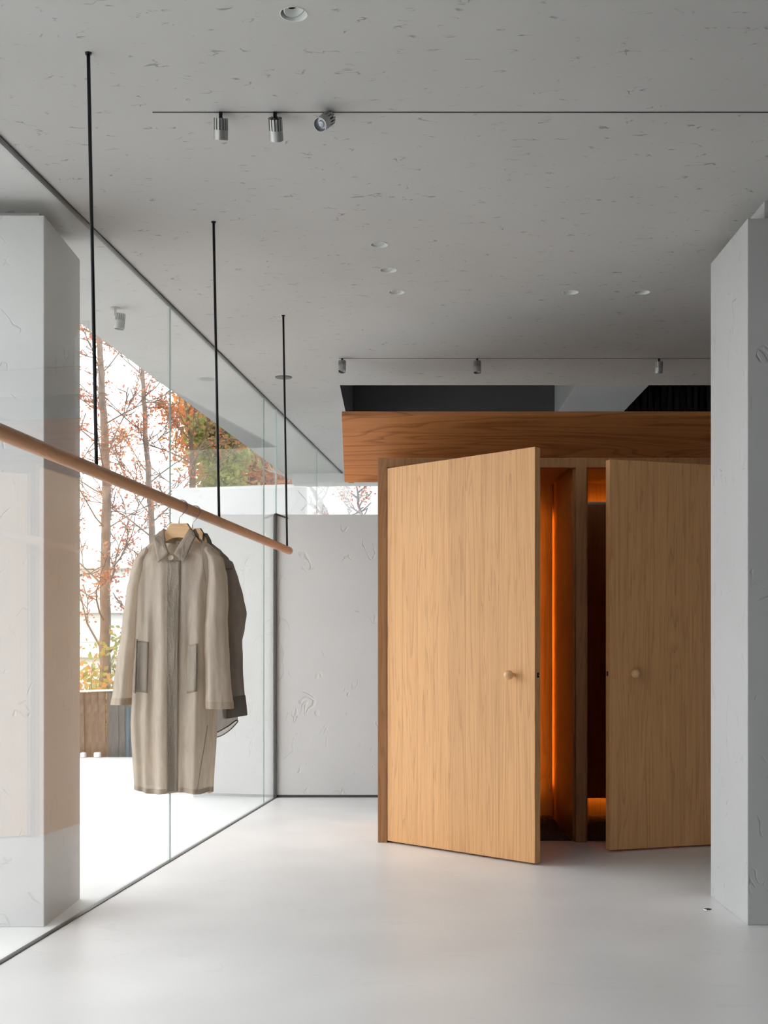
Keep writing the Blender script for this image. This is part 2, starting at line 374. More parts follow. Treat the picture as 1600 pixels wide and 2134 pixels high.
so = gbox('ceiling_soffit', -OV, -0.006, YR, 13.9, HC, HC + 0.35, M['ceil']); tag(so, 'grey plaster soffit outside the glass wall', kind='structure')
rf = box('roof', (-1.2, XR), (YR, YE), (5.0, 5.15), M['void']); tag(rf, 'flat roof above the opening', kind='structure')
# dark opening above the wardrobe, with a beam and slatted wall in it
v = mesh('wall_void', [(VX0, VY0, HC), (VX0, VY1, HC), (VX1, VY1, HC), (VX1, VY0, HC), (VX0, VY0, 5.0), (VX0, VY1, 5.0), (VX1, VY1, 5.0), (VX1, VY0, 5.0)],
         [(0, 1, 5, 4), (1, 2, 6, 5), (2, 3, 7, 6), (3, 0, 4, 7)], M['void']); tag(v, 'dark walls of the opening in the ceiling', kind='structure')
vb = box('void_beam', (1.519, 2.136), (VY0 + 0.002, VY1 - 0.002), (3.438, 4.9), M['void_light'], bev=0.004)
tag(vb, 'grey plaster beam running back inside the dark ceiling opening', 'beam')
sl = empty('slat_screen', (2.2, VY1 - 0.08, HC)); tag(sl, 'black vertical slat screen at the back of the ceiling opening', 'screen')
slat_me = None
for i in range(32):
    if slat_me is None:
        o = box('slat', (-0.018, 0.018), (-0.03, 0.03), (0.0, 1.75), M['black'], sl, bev=0.004); slat_me = o.data
    else: o = link('slat', slat_me, None, sl)
    o.location = (i * 0.062 - 0.03, random.Random(i).uniform(-0.008, 0.008), 0.0)

# --- walls
JY0 = 0.9                                # glazing starts here; solid wall before it is added to cut rear light
wb = box('wall_back', (-0.972, 7.0), (9.74, 9.94), (0.022, 2.297), M['wall']); tag(wb, 'low pale grey plaster wall behind the wardrobe', kind='structure')
bb = box('baseboard_back', (-0.972, 7.0), (9.752, 9.93), (0.0, 0.022), M['track']); tag(bb, 'dark recessed shadow gap under the low wall', kind='structure')
wl = box('wall_outside', (-1.65, -1.000), (9.74, 9.94), (0.0, 2.297), M['wall']); tag(wl, 'low grey plaster wall continuing outside the glass', kind='structure')
wr = box('wall_right', (XR, XR + 0.2), (YR, YE), (0, HC), M['wall']); tag(wr, kind='structure')
wq = box('wall_rear', (XG(YR), XR), (YR - 0.2, YR), (0, HC), M['wall']); tag(wq, kind='structure')
we = box('wall_end', (0.0, XR), (YE, YE + 0.2), (0, HC), M['wall']); tag(we, kind='structure')
tb = box('trim_1', (-1.16, 3.0), (13.3, 13.6), (3.056, HC), M['wall']); tag(tb, 'shallow plaster beam across the far end of the ceiling', kind='structure')
ch = empty('wall_end_channel', (-0.982, 9.73, 0)); tag(ch, 'dark vertical metal channel where the low wall meets the glass', 'channel')
box('channel', (-0.010, 0.010), (-0.02, 0.20), (0, 2.30), M['track'], ch)
hexa('bracket', [(0.0, -0.02, 2.290), (0.012, -0.02, 2.290), (0.105, 0.0, 2.262), (0.095, 0.0, 2.262),
                 (0.0, -0.02, 2.305), (0.012, -0.02, 2.305), (0.105, 0.0, 2.270), (0.095, 0.0, 2.270)], M['track'], ch)

# --- glass wall
ws = gbox('wall_light_block', -0.2, 0.0, YR, JY0, 0.0, HC, M['wall']); tag(ws, kind='structure')  # unseen wall, added to darken the front of the right column
wn = empty('window_1', (0, 0, 0)); tag(wn, 'frameless full-height glass wall along the left side', kind='structure')
JY = [JY0, 4.34, 6.82, 9.30, 11.70, 14.0]
for i, (a, b) in enumerate(zip(JY, JY[1:])):
    gbox('pane', -0.006, 0.006, a + 0.003, b - 0.003, 0.0, HC, M['glass'], wn)
    if i: gbox('joint_seal', -0.0045, 0.0045, a - 0.003, a + 0.003, 0.0, HC, M['seal'], wn)
box('joint_seal', (-0.986, -0.974), (9.755, 9.765), (2.31, HC), M['seal'], wn)
t1 = gbox('trim_2', -0.012, 0.013, YR, YE, 0.0, 0.004, M['track']); tag(t1, 'grey metal channel in the floor under the glass wall', kind='structure')
t2 = gbox('trim_3', -0.012, 0.012, YR, YE, HC - 0.009, HC, M['track']); tag(t2, 'grey metal channel in the ceiling above the glass wall', kind='structure')

# --- square columns (plaster shell below a recessed head)
def column(label, x0, x1, y0, y1, ins=0.02):
    c = empty('column', ((x0+x1)/2, (y0+y1)/2, 0)); hx, hy = (x1-x0)/2, (y1-y0)/2
    box('shaft', (-hx, hx), (-hy, hy), (0, 3.080), M['column'], c, bev=0.004)
    box('head', (-hx + 0.08, hx - 0.08), (-hy + ins, hy - 0.08), (3.080, HC), M['column'], c)
    tag(c, label, 'column')
column('square grey plaster column outside the glass wall at left', -2.124, -1.524, 5.19, 5.78, 0.20)
column('square grey plaster column inside the room at the right edge', 1.529, 2.129, 5.227, 5.84)

# ================================================================== WARDROBE
WY = 7.463
wd = empty('wardrobe', (1.12, WY, 0)); tag(wd, 'tall built-in oak wardrobe with two large plank doors standing ajar', 'wardrobe')
def wbox(name, x, y, z, mat, bev=0.0015):
    o = box(name, (x[0]-1.12, x[1]-1.12), (y[0]-WY, y[1]-WY), z, mat, wd, bev); return o
for x0, x1 in ((-0.116, -0.058), (1.116, 1.182), (2.356, 2.42)):
    wbox('frame_post', (x0, x1), (WY, 7.505), (0, 2.394), M['oak_frame'])
for x0, x1 in ((-0.058, 1.116), (1.182, 2.356)):
    wbox('lintel', (x0, x1), (WY + 0.001, 7.505), (2.334, 2.394), M['oak_frame'])
wbox('side_panel', (-0.108, -0.045), (7.505, 8.49), (0, 2.365), M['oak_inner'])
wbox('divider', (1.103, 1.195), (7.505, 8.47), (0, 2.365), M['oak_inner'])
wbox('side_panel', (2.345, 2.41), (7.505, 8.49), (0, 2.365), M['oak_inner'])
wbox('back_board', (-0.045, 2.345), (8.47, 8.49), (0, 2.365), M['oak_inner'])
wbox('top_panel', (-0.108, 2.41), (7.505, 8.49), (2.365, 2.378), M['oak_inner'])
for x0, x1 in ((-0.045, 1.103), (1.195, 2.345)):       # back lining stands off the sides; light profiles sit behind its edges
    wbox('back_panel', (x0 + 0.012, x1 - 0.012), (8.405, 8.42), (0, 2.364), M['oak_inner'])
    for e0, e1 in ((x0 + 0.024, x0 + 0.036), (x1 - 0.036, x1 - 0.024)):
        wbox('led_profile', (e0, e1), (8.430, 8.437), (0.25, 2.15), M['led_line'], 0)
# doors: local x along the leaf, front face at y = 0
DW, DT, DZ0, DZ1 = 1.146, 0.05, 0.012, 2.328
NP = 9
pw_ = DW / NP
plank_me = None
def door(label, hx, ang, sgn):
    global plank_me
    x0, x1 = (0, DW) if sgn > 0 else (-DW, 0)
    d = box('door', (x0, x1), (0.006, DT), (DZ0, DZ1), M['oak_door'], wd, 0.0015)
    d.location = (hx - 1.12, 0, 0); d.rotation_euler = (0, 0, ang); d['label'] = label
    for i in range(NP):
        if plank_me is None:
            o = box('plank', (-pw_/2 + 0.0002, pw_/2 - 0.0002), (-0.003, 0.003), (DZ0, DZ1), M['oak_door'], d, 0.0007); plank_me = o.data
        else: o = link('plank', plank_me, None, d)
        o.location = (x0 + (i + 0.5) * pw_, 0.0031, 0)
    kx = 1.0 * sgn
    kn = lathe('knob', [(0.009, 0.0), (0.010, 0.018), (0.013, 0.024), (0.021, 0.031), (0.0265, 0.042), (0.0275, 0.050), (0.0265, 0.058), (0.022, 0.067), (0.013, 0.074), (0.0, 0.077)],
               M['knob'], d, 28)
    kn.rotation_euler = (math.radians(90), 0, 0); kn.location = (kx, 0.0, 1.058)
    ex = DW if sgn > 0 else -DW
    la = box('latch', (-0.002, 0.002), (-0.008, 0.008), (-0.014, 0.014), M['black'], d, 0.0008); la.location = (ex + 0.0005 * sgn, 0.028, 1.058)
    lb = lathe('latch_bolt', [(0.004, 0), (0.004, 0.005), (0.0, 0.006)], M['steel'], d, 12)
    lb.rotation_euler = (0, math.radians(90 * sgn), 0); lb.location = (ex + 0.002 * sgn, 0.028, 1.058)
    return d
door('sunlit oak plank door facing the window', -0.056, math.atan2(-0.796, 0.825), 1)
door('shaded oak plank door facing right', 2.352, math.radians(18.2), -1)
# mirrors with amber back light, and rugs
def mirror(label, x0, x1):
    H = 2.045
    m = empty('mirror', ((x0+x1)/2, 8.28, 0.176)); h = (x1-x0)/2
    box('glass', (-h, h), (0.0, 0.006), (0, H), M['mirror'], m)
    box('tray', (-h, h), (0.006, 0.045), (0, H), M['black'], m)
    box('bracket', (-h + 0.1, -h + 0.16), (0.045, 0.124), (0.9, 0.96), M['black'], m)
    box('bracket', (h - 0.16, h - 0.1), (0.045, 0.124), (0.9, 0.96), M['black'], m)
    for a in (((-h + 0.008, -h + 0.020), (0.046, 0.052), (0.02, H - 0.02)), ((h - 0.020, h - 0.008), (0.046, 0.052), (0.02, H - 0.02)),
              ((-h + 0.03, h - 0.03), (0.046, 0.052), (0.005, 0.017)), ((-h + 0.03, h - 0.03), (0.046, 0.052), (H - 0.017, H - 0.005))):
        box('led_strip', *a, M['led'], m)
    tag(m, label, 'mirror')
mirror('backlit dressing mirror hidden behind the sunlit wardrobe door', 0.09, 0.967)
mirror('dark backlit mirror inside the right wardrobe compartment', 1.288, 2.255)
def rug(label, x0, x1):
    rnd = random.Random(int(x0 * 1000)); nx, ny = 60, 36; V, Fc = [], []
    for j in range(ny + 1):
        for i in range(nx + 1):
            e = min(i, nx - i, j, ny - j); h = 0.018 + 0.022 * j / ny + rnd.uniform(-0.006, 0.006) if e > 0 else 0.002
            V.append((x0 + (x1 - x0) * i / nx, 7.515 + (8.402 - 7.515) * j / ny, h))
    for j in range(ny):
        for i in range(nx):
            a = j * (nx + 1) + i; Fc.append((a, a + 1, a + nx + 2, a + nx + 1))
    tag(mesh('rug', V, Fc, M['rug'], smooth=False), label, 'rug')
rug('dark shaggy rug on the floor of the amber-lit left compartment', -0.043, 1.100)
rug('dark shaggy rug below the backlit mirror in the right compartment', 1.198, 2.342)

# sloping oak canopy above the wardrobe
YA, YB = 8.45, 8.01
cz0 = 2.380; cz1 = 1.2 + (HZ - 866) / (2500 / YB)
cp = empty('wood_canopy', (1.4, YA, cz0)); tag(cp, 'long oak canopy board leaning forward above the wardrobe', 'canopy')
u = Vector((YB - YA, cz1 - cz0)); u.normalize(); nrm = Vector((u[1], -u[0]))
A, B = (YA, cz0), (YB, cz1)
Cc = (B[0] + nrm[0] * 0.045, B[1] + nrm[1] * 0.045); D = (A[0] + nrm[0] * 0.045 + u[0]*0.04, A[1] + nrm[1] * 0.045 + u[1]*0.04)
def cpoly(pts): return [(p[0] - YA, p[1] - cz0) for p in pts]
prism('front_board', cpoly([A, B, Cc, D]), -0.366 - 1.4, 3.4 - 1.4, 'x', M['oak_beam'], cp, 0.001)
prism('end_cheek', cpoly([(YA + 0.05, cz0), D, (Cc[0] + 0.01, Cc[1] - 0.02), (YA + 0.05, Cc[1] - 0.02)]), -0.34 - 1.4, -0.30 - 1.4, 'x', M['oak_beam'], cp)
prism('end_cheek', cpoly([(YA + 0.05, cz0), D, (Cc[0] + 0.01, Cc[1] - 0.02), (YA + 0.05, Cc[1] - 0.02)]), 3.34 - 1.4, 3.38 - 1.4, 'x', M['oak_beam'], cp)

# ================================================================== LIGHT FITTINGS
def ltrack(label, x0, x1, y):
    t = box('lighting_track', (x0, x1), (y - 0.0035, y + 0.0035), (HC - 0.0015, HC), M['black']); tag(t, label, 'track')
Y1, Y2 = 4.378, 8.08
ltrack('thin black slot track carrying three spotlights near the camera', -0.89, 6.5, Y1)
ltrack('thin black slot track above the wardrobe canopy', -0.388, 6.5, Y2)
def spot(label, x, y, aim, stem=0.012, fins=14, group=None, mount=False, R=0.0262, Ln=0.078):
    s = empty('spotlight', (x, y, HC)); tag(s, label, 'spotlight', group)
    aim = Vector(aim).normalized()
    if mount:
        lathe('mount_plate', [(0.028, -0.004), (0.028, 0.0)], M['alu'], s, 24)
        box('arm', (-0.007, 0.007), (-0.004, 0.004), (-0.045, -0.004), M['alu'], s, 0.001)
        top = Vector((0.012, 0, -0.034)) 
        top = top + Vector((0.018, 0, 0))
    else:
        box('stem', (-0.006, 0.006), (-0.006, 0.006), (-stem - 0.012, 0.0), M['black'], s, 0.001)
        top = Vector((0, 0, -stem - 0.004))
    q = Vector((0, 0, -1)).rotation_difference(aim)
    piv = top + Vector((0, 0, -0.006)) if not mount else top
    Mx = Matrix.Translation(piv) @ q.to_matrix().to_4x4()
    # body: smooth barrel, lower half
    lathe('barrel', [(R - 0.003, -0.040), (R, -0.040), (R, -Ln + 0.001), (R - 0.001, -Ln), (R - 0.0022, -Ln), (R - 0.003, -Ln + 0.012)], M['alu'], s, 32, Mx, close=False)
    lathe('core', [(0.0, 0.001), (0.009, 0.001), (0.009, -0.004), (R - 0.006, -0.004), (R - 0.006, -0.040), (R - 0.003, -0.041)], M['alu_dark'], s, 24, Mx, close=False)
    V, Fc = [], []
    for k in range(fins):
        a0 = 2 * math.pi * (k - 0.30) / fins; a1 = 2 * math.pi * (k + 0.30) / fins
        b = len(V)
        for h in (0.0, -0.041):
            for rr, aa in ((R - 0.006, a0), (R, a0), (R, (a0 + a1) / 2), (R, a1), (R - 0.006, a1)):
                V.append(Mx @ Vector((rr * math.cos(aa), rr * math.sin(aa), h)))
        for i in range(5): Fc.append((b + i, b + (i + 1) % 5, b + 5 + (i + 1) % 5, b + 5 + i))
        Fc.append(tuple(range(b, b + 5))[::-1]); Fc.append(tuple(range(b + 5, b + 10)))
    mesh('cooling_fins', V, Fc, M['alu'], s)
    lathe('lamp_lens', [(R - 0.003, -Ln + 0.010), (R - 0.006, -Ln + 0.014), (0.012, -Ln + 0.013), (0.010, -Ln + 0.009), (0.0, -Ln + 0.007)], M['lens'], s, 24, Mx, close=False)
    lathe('back_cup', [(R - 0.003, -Ln + 0.012), (R - 0.0035, -0.041), (0.0, -0.041)], M['black'], s, 24, Mx, close=False)
    return s
spot('aluminium track spotlight nearest the window, pointing down', -0.641, Y1, (-0.05, 0.42, -1), Ln=0.074)
spot('aluminium track spotlight in the middle, tilted away showing its cap', -0.443, Y1, (0.0, 0.80, -1))
spot('aluminium track spotlight turned toward the camera showing its lens', -0.245, Y1, (-0.55, -0.95, -0.85))
spot('small spotlight at the left end of the track above the canopy', -0.365, Y2, (0.0, -0.42, -1), R=0.0262)
spot('small spotlight in the middle of the track above the canopy', 0.543, Y2, (0.0, -0.18, -1))
spot('small spotlight above the canopy beside the right column', 1.768, Y2, (0.0, 0.15, -1))
spot('pale surface spotlight on the soffit outside the glass', -1.613, 6.887, (-0.10, 0.0, -1), mount=True, R=0.029, Ln=0.088)
def downlight(label, c, tilt):
    d = empty('downlight', (c[0], c[1], HC)); tag(d, label, 'downlight')
    lathe('trim_ring', [(0.0415, 0.0), (0.0435, -0.001), (0.0415, -0.0015), (0.0405, 0.0), (0.0400, 0.02), (0.040, 0.055), (0.0, 0.055)], M['white'], d, 36, close=False)
    q = Matrix.Rotation(tilt[0], 4, 'X') @ Matrix.Rotation(tilt[1], 4, 'Y')
    Mx = Matrix.Translation((0, 0.001, 0.026)) @ q
    lathe('tilting_cone', [(0.036, -0.006), (0.034, -0.010), (0.024, -0.004), (0.019, 0.006)], M['white'], d, 32, Mx, close=False)
    lathe('lamp', [(0.019, 0.006), (0.0, 0.006)], M['black'], d, 24, Mx, close=False)
dl_labels = ['recessed white downlight at the top edge of the picture', 'recessed white downlight, nearest of the three in the middle row',
             'recessed white downlight, second of the three in the middle row', 'recessed white downlight, farthest of the three in the middle row',
             'recessed white downlight, left one of the pair at right', 'recessed white downlight beside the right column']
for c, lb in zip(DL, dl_labels): downlight(lb, c, (math.radians(-14), math.radians(-22)))
dk = empty('ceiling_speaker', (DISC[0], DISC[1], HC)); tag(dk, 'flat round dark grey ceiling plate behind the rail hanger', 'speaker')
lathe('grille', [(0.0, -0.003), (0.056, -0.003), (0.057, -0.0025)], M['alu_dark'], dk, 40, close=False)
lathe('rim', [(0.057, -0.0025), (0.061, -0.003), (0.061, 0.0)], M['alu_dark'], dk, 40, close=False)
cap = empty('floor_socket', (1.437, 5.545, 0)); tag(cap, 'small round metal floor cap beside the right column', 'floor cap')
lathe('ring', [(0.016, 0.0), (0.019, 0.002), (0.0195, 0.0)], M['steel'], cap, 24, close=False)
lathe('insert', [(0.0, 0.001), (0.016, 0.001)], M['black'], cap, 24, close=False)

# ================================================================== HANGING RAIL
def XRL(Y): return -0.986 + 0.1112 * (Y - 3.943)
RZ, RR = 1.786, 0.0225
rl = empty('clothes_rail', (XRL(5.0), 5.0, RZ)); tag(rl, 'round oak clothes rail hung from the ceiling on thin black rods', 'clothes rail')
yr0, yr1 = 0.9, 7.10
def rp(Y, z=RZ): return Vector((XRL(Y) - XRL(5.0), Y - 5.0, z - RZ))
pts = [rp(yr0 + (yr1 - yr0) * i / 40) for i in range(41)]
rad = [RR] * 41
pts += [rp(yr1 + 0.008), rp(yr1 + 0.015), rp(yr1 + 0.018)]; rad += [RR * 0.92, RR * 0.6, RR * 0.1]
rail = tube('rail', pts, rad, M['oak_rod'], rl, 24)
for Y, xt in ((0.85 + 1.55, -1.184), (3.943, -1.0126), (5.499, -0.838), (7.038, -0.664)):
    tube('hanger_rod', [Vector((xt, Y, HC)) - rl.location, rp(Y, RZ + RR - 0.004)], 0.0062, M['rodblack'], rl, 12)
    o = lathe('ceiling_cap', [(0.0, -0.006), (0.010, -0.006), (0.011, 0.0)], M['rodblack'], rl, 16); o.location = Vector((xt, Y, HC)) - rl.location

# ================================================================== COATS
def make_hanger(name_label, loc, rz):
    h = empty('coat_hanger', loc, rz); tag(h, name_label, 'hanger', 'wooden coat hangers on the rail')
    # local z = 0 at the rail centre; wire hook over the rail
    pts = []
    for k in range(0, 19):
        a = math.radians(165 - 225 * k / 18)
        pts.append((0.0262 * math.cos(a), 0, 0.0262 * math.sin(a)))
    pts += [(0.004, 0, -0.033), (-0.006, 0, -0.041), (-0.010, 0, -0.050), (-0.010, 0, -0.075)]
    tube('hook', pts, 0.0022, M['steel'], h, 10)
    zt = -0.070; x = -0.010
    poly = [(x - 0.034, zt), (x + 0.034, zt), (x + 0.052, zt - 0.028), (x + 0.095, zt - 0.082), (x + 0.145, zt - 0.125), (x + 0.149, zt - 0.139), (x + 0.138, zt - 0.143),
            (x + 0.095, zt - 0.107), (x + 0.050, zt - 0.072), (x + 0.025, zt - 0.060), (x, zt - 0.057), (x - 0.025, zt - 0.060), (x - 0.050, zt - 0.072), (x - 0.095, zt - 0.107),
            (x - 0.138, zt - 0.143), (x - 0.149, zt - 0.139), (x - 0.145, zt - 0.125), (x - 0.095, zt - 0.082), (x - 0.052, zt - 0.028)]
    prism('hanger_body', poly, -0.009, 0.009, 'y', M['oak_hanger'], h, 0.0012)
    prism('hanger_edge', [(x + 0.0345, zt + 0.0003), (x + 0.036, zt), (x + 0.0535, zt - 0.028), (x + 0.090, zt - 0.074), (x + 0.0885, zt - 0.0748), (x + 0.052, zt - 0.0285)], -0.0092, 0.012, 'y', M['hanger_edge'], h)
    # faint pencil-thin lettering along the top of the hanger
    rnd = random.Random(5); V, Fc = [], []
    xx = x - 0.026
    while xx < x + 0.026:
        wv = rnd.uniform(0.0012, 0.0024)
        if rnd.random() > 0.18:
            p = [(xx, -0.0095, zt - 0.008), (xx + wv * 0.4, -0.0095, zt - 0.0055), (xx + wv, -0.0095, zt - 0.0078)]
            a, b = tube_data(p, 0.00028, 4); k = len(V); V += a; Fc += [tuple(i + k for i in f) for f in b]
        xx += wv + 0.0004
    mesh('lettering', V, Fc, M['ink'], h)
    return h

class Garment:
    """body and sleeves described by tables in world height; local x/y from the hook"""
    def __init__(s, tab, tilt, hem, fold, seed, ptop=0.85):
        s.tab, s.tilt, s.hem, s.fold, s.p = tab, tilt, hem, fold, ptop
        r = random.Random(seed); s.ph = [r.uniform(0, 6.28) for _ in range(8)]
    def pt(s, z, t):
        w, cx, d, cy = lerp_tab(s.tab, z)
        zt, zb = s.tab[0][0], s.tab[-1][0]
        k = max(0.0, min(1.0, (zt - z) / (zt - zb)))
        c, sn = math.cos(t), math.sin(t)
        e = s.p
        x = math.copysign(abs(c) ** e, c); y = math.copysign(abs(sn) ** e, sn)
        amp = s.fold * (0.12 + 0.88 * min(1, k * 1.5))
        fo = (((0.5 + 0.5 * math.sin(7 * t + s.ph[0] + 0.6 * k)) ** 2.2 - 0.4) * 1.5 + ((0.5 + 0.5 * math.sin(11 * t + s.ph[1] - 0.8 * k)) ** 2 - 0.4) * 0.55 + math.sin(17 * t + s.ph[2] + k) * 0.16 + math.sin(4 * t + s.ph[3]) * 0.4
              + math.sin(29 * t + s.ph[4] + 9 * k) * 0.07)
        fo += 0.30 * math.sin(9 * t + 14 * k + s.ph[5]) * max(0.0, 1 - k * 1.6) * 2.0
        rr = 1.0
        px = cx + w * x * rr + amp * 0.25 * fo * c
        py = cy - d * y * rr - amp * fo * sn
        top = max(0.0, 1 - (zt - z) / 0.14); top = top * top
        front = max(0.0, sn)
        pz = z - s.tilt * top * front ** 1.5
        bot = max(0.0, 1 - (z - zb) / 0.25)
        pz += s.hem(t) * bot * bot
        return Vector((px, py, pz))
    def grid(s, z0, z1, t0, t1, nz, nt, off=0.0):
        V, Fc = [], []
        for i in range(nz + 1):
            for j in range(nt + 1):
                V.append(s.pt(z0 + (z1 - z0) * i / nz, t0 + (t1 - t0) * j / nt))
        for i in range(nz):
            for j in range(nt):
                a = i * (nt + 1) + j; Fc.append((a, a + 1, a + nt + 2, a + nt + 1))
        return V, Fc
    def front_y(s, x, z):
        best = None
        P = [s.pt(z, math.pi * k / 90) for k in range(91)]
        for a, b in zip(P, P[1:]):
            if (a.x - x) * (b.x - x) <= 0 and abs(a.x - b.x) > 1e-9:
                y = a.y + (b.y - a.y) * (x - a.x) / (b.x - a.x)
                best = y if best is None else min(best, y)
        if best is None: best = min(P, key=lambda q: abs(q.x - x)).y
        return best
    def patch(s, name, corners, nx, nz, off, mat, parent, thick=0.0015):
        """corners: (x,z) TL, TR, BR, BL laid on the front of the body"""
        V, Fc = [], []
        TL, TR, BR, BL = [Vector(c) for c in corners]
        for i in range(nz + 1):
            a = TL.lerp(BL, i / nz); b = TR.lerp(BR, i / nz)
            for j in range(nx + 1):
                p = a.lerp(b, j / nx); V.append((p[0], s.front_y(p[0], p[1]) - off, p[1]))
        for i in range(nz):
            for j in range(nx):
                k = i * (nx + 1) + j; Fc.append((k, k + 1, k + nx + 2, k + nx + 1))
        o = mesh(name, V, Fc, mat, parent, True)
        md = o.modifiers.new('thick', 'SOLIDIFY'); md.thickness = thick
        return o
def sleeve(name, tab, mat, parent, seed, fold=0.006, n=44, nz=44, zend=None):
    """tab rows: z, cx, cy, hw, hd"""
    r = random.Random(seed); ph = [r.uniform(0, 6.28) for _ in range(6)]
    z0, z1 = tab[0][0], tab[-1][0]; V, Fc = [], []
    for i in range(nz + 1):
        z = z0 + (z1 - z0) * i / nz; cx, cy, hw, hd = lerp_tab(tab, z); k = i / nz
        for j in range(n):
            t = 2 * math.pi * j / n
            f = fold * (0.3 + 0.7 * k) * (math.sin(3 * t + ph[0] + 1.5 * k) * 0.5 + math.sin(5 * t + ph[1] - 2 * k) * 0.4 + math.sin(9 * t + ph[2] + 3 * k) * 0.25) + fold * 0.25 * math.sin(z * 46 + 2 * t + ph[3]) * math.sin(z * 17 + ph[4])
            V.append(Vector((cx + (hw + f) * math.cos(t), cy - (hd + f) * math.sin(t), z)))
        if i == 0: pass
    for i in range(nz):
        for j in range(n):
            Fc.append((i*n+j, i*n+(j+1) % n, (i+1)*n+(j+1) % n, (i+1)*n+j))
    # rounded shoulder cap
    b = len(V); c = Vector((0, 0, 0))
    for j in range(n): c += V[j]
    c /= n
    prev = list(range(n))
    for sc, up in ((0.85, 0.010), (0.55, 0.018), (0.2, 0.021)):
        ring = []
        for j in range(n):
            q = c + (V[j] - c) * sc; q.z = z0 + up; ring.append(len(V)); V.append(q)
        for j in range(n): Fc.append((prev[(j+1) % n], prev[j], ring[j], ring[(j+1) % n]))
        prev = ring
    Fc.append(tuple(prev))
    o = mesh(name, V, Fc, mat, parent, True)
    ends = [V[nz*n + j] for j in range(n)]
    return o, ends, [V[(nz-2)*n + j] for j in range(n)]
def band(name, ra, rb, mat, parent, grow=0.0015):
    n = len(ra); c = sum(ra, Vector()) / n
    V = []
    for ring in (ra, rb):
        cc = sum(ring, Vector()) / n
        for p in ring:
            d = p - cc; d.z = 0; V.append(p + d.normalized() * grow)
    Fc = [(j, (j+1) % n, n + (j+1) % n, n + j) for j in range(n)]
    return mesh(name, V, Fc, mat, parent, True)
def leaf_panel(name, pts, mat, parent, bulge=0.006, thick=0.003):
    """collar leaf: polygon of 3-d points filled as a fan with a slightly raised middle"""
    c = sum((Vector(p) for p in pts), Vector()) / len(pts)
    n = len(pts); V = []; Fc = []
    sub = []
    for i in range(n):
        a, b = Vector(pts[i]), Vector(pts[(i+1) % n])
        for k in range(5): sub.append(a.lerp(b, k / 5))
    m = len(sub); rings = 4
    for r in range(rings):
        s_ = 1 - r / rings
        for p in sub:
            q = c.lerp(p, s_); q.y -= bulge * (1 - s_ ** 2); V.append(q)
    V.append(c + Vector((0, -bulge, 0)))
    for r in range(rings - 1):
        for i in range(m): Fc.append((r*m+i, r*m+(i+1) % m, (r+1)*m+(i+1) % m, (r+1)*m+i))
    for i in range(m): Fc.append(((rings-1)*m+i, (rings-1)*m+(i+1) % m, len(V)-1))
    o = mesh(name, V, Fc, mat, parent, True)
    md = o.modifiers.new('thick', 'SOLIDIFY'); md.thickness = thick
    return o

# ---- front coat: beige raincoat
Yc = 4.905; SC = F / Yc
hx, hy = XRL(Yc), Yc
make_hanger('wooden hanger of the beige raincoat, nearest the camera', (hx, hy, RZ), math.radians(-4))
cx0 = (372 - CX) / SC                                   # world x of coat centre line
coat = empty('raincoat', (cx0, hy, 0), math.radians(-2)); tag(coat, 'thin beige button-front raincoat on the nearer hanger', 'coat', None)
def lx(px): return (px - 372) / SC
def lz(py): return CAMH + (HZ - py) / SC
hem1 = lambda t: 0.006 * math.sin(2 * t + 0.5) + 0.004 * math.sin(5 * t + 1.0) - 0.010 * math.cos(t)
g1 = Garment([  # z, half width, centre x, half depth, centre y
    (1.668, 0.062, 0.000, 0.040, 0.008), (1.650, 0.095, 0.000, 0.045, 0.006), (1.625, 0.135, 0.000, 0.050, 0.004), (1.595, 0.168, 0.002, 0.056, 0.002), (1.56, 0.176, 0.003, 0.062, 0.0),
    (1.45, 0.168, -0.004, 0.072, 0.0), (1.25, 0.166, -0.010, 0.080, 0.0), (1.02, 0.170, -0.015, 0.086, 0.0), (0.90, 0.171, -0.020, 0.090, 0.0), (0.625, 0.156, -0.021, 0.092, 0.0)],
    0.085, hem1, 0.021, 3)
V, Fc = g1.grid(1.668, 0.625, 0.0, 2 * math.pi, 90, 168)
body = mesh('body', V, Fc, M['coat'], coat, True, fix=False)
V, Fc = g1.grid(0.644, 0.624, 0.0, 2 * math.pi, 3, 168)
V = [Vector((a.x * 1.0, a.y - 0.0012 if a.y < 0 else a.y - 0.0012, a.z)) for a in V]
mesh('hem', V, Fc, M['coat_hem'], coat, True, fix=False)
pk = g1.patch('placket', [(-0.036, 1.560), (0.022, 1.560), (0.014, 0.632), (-0.026, 0.632)], 8, 60, 0.0045, M['coat_double'], coat)
g1.patch('placket_stitching', [(0.0135, 1.555), (0.0150, 1.555), (0.0085, 0.640), (0.0072, 0.640)], 1, 60, 0.0062, M['coat_seam'], pk, 0.0005)
pl = g1.patch('pocket', [(lx(288), lz(1336)), (lx(318), lz(1338)), (lx(316), lz(1443)), (lx(286), lz(1440))], 6, 14, 0.003, M['coat_lining'], coat)
g1.patch('pocket_welt', [(lx(285), lz(1332)), (lx(292), lz(1332)), (lx(290), lz(1444)), (lx(284), lz(1441))], 2, 14, 0.0055, M['coat_double'], pl)
pr = g1.patch('pocket', [(lx(399), lz(1345)), (lx(421), lz(1341)), (lx(421), lz(1439)), (lx(397), lz(1443))], 5, 14, 0.0055, M['coat_double'], coat, 0.003)
g1.patch('pocket_stitching', [(lx(417.5), lz(1344)), (lx(418.3), lz(1344)), (lx(418.3), lz(1438)), (lx(417.5), lz(1438))], 1, 14, 0.0095, M['coat_seam'], pr, 0.0005)
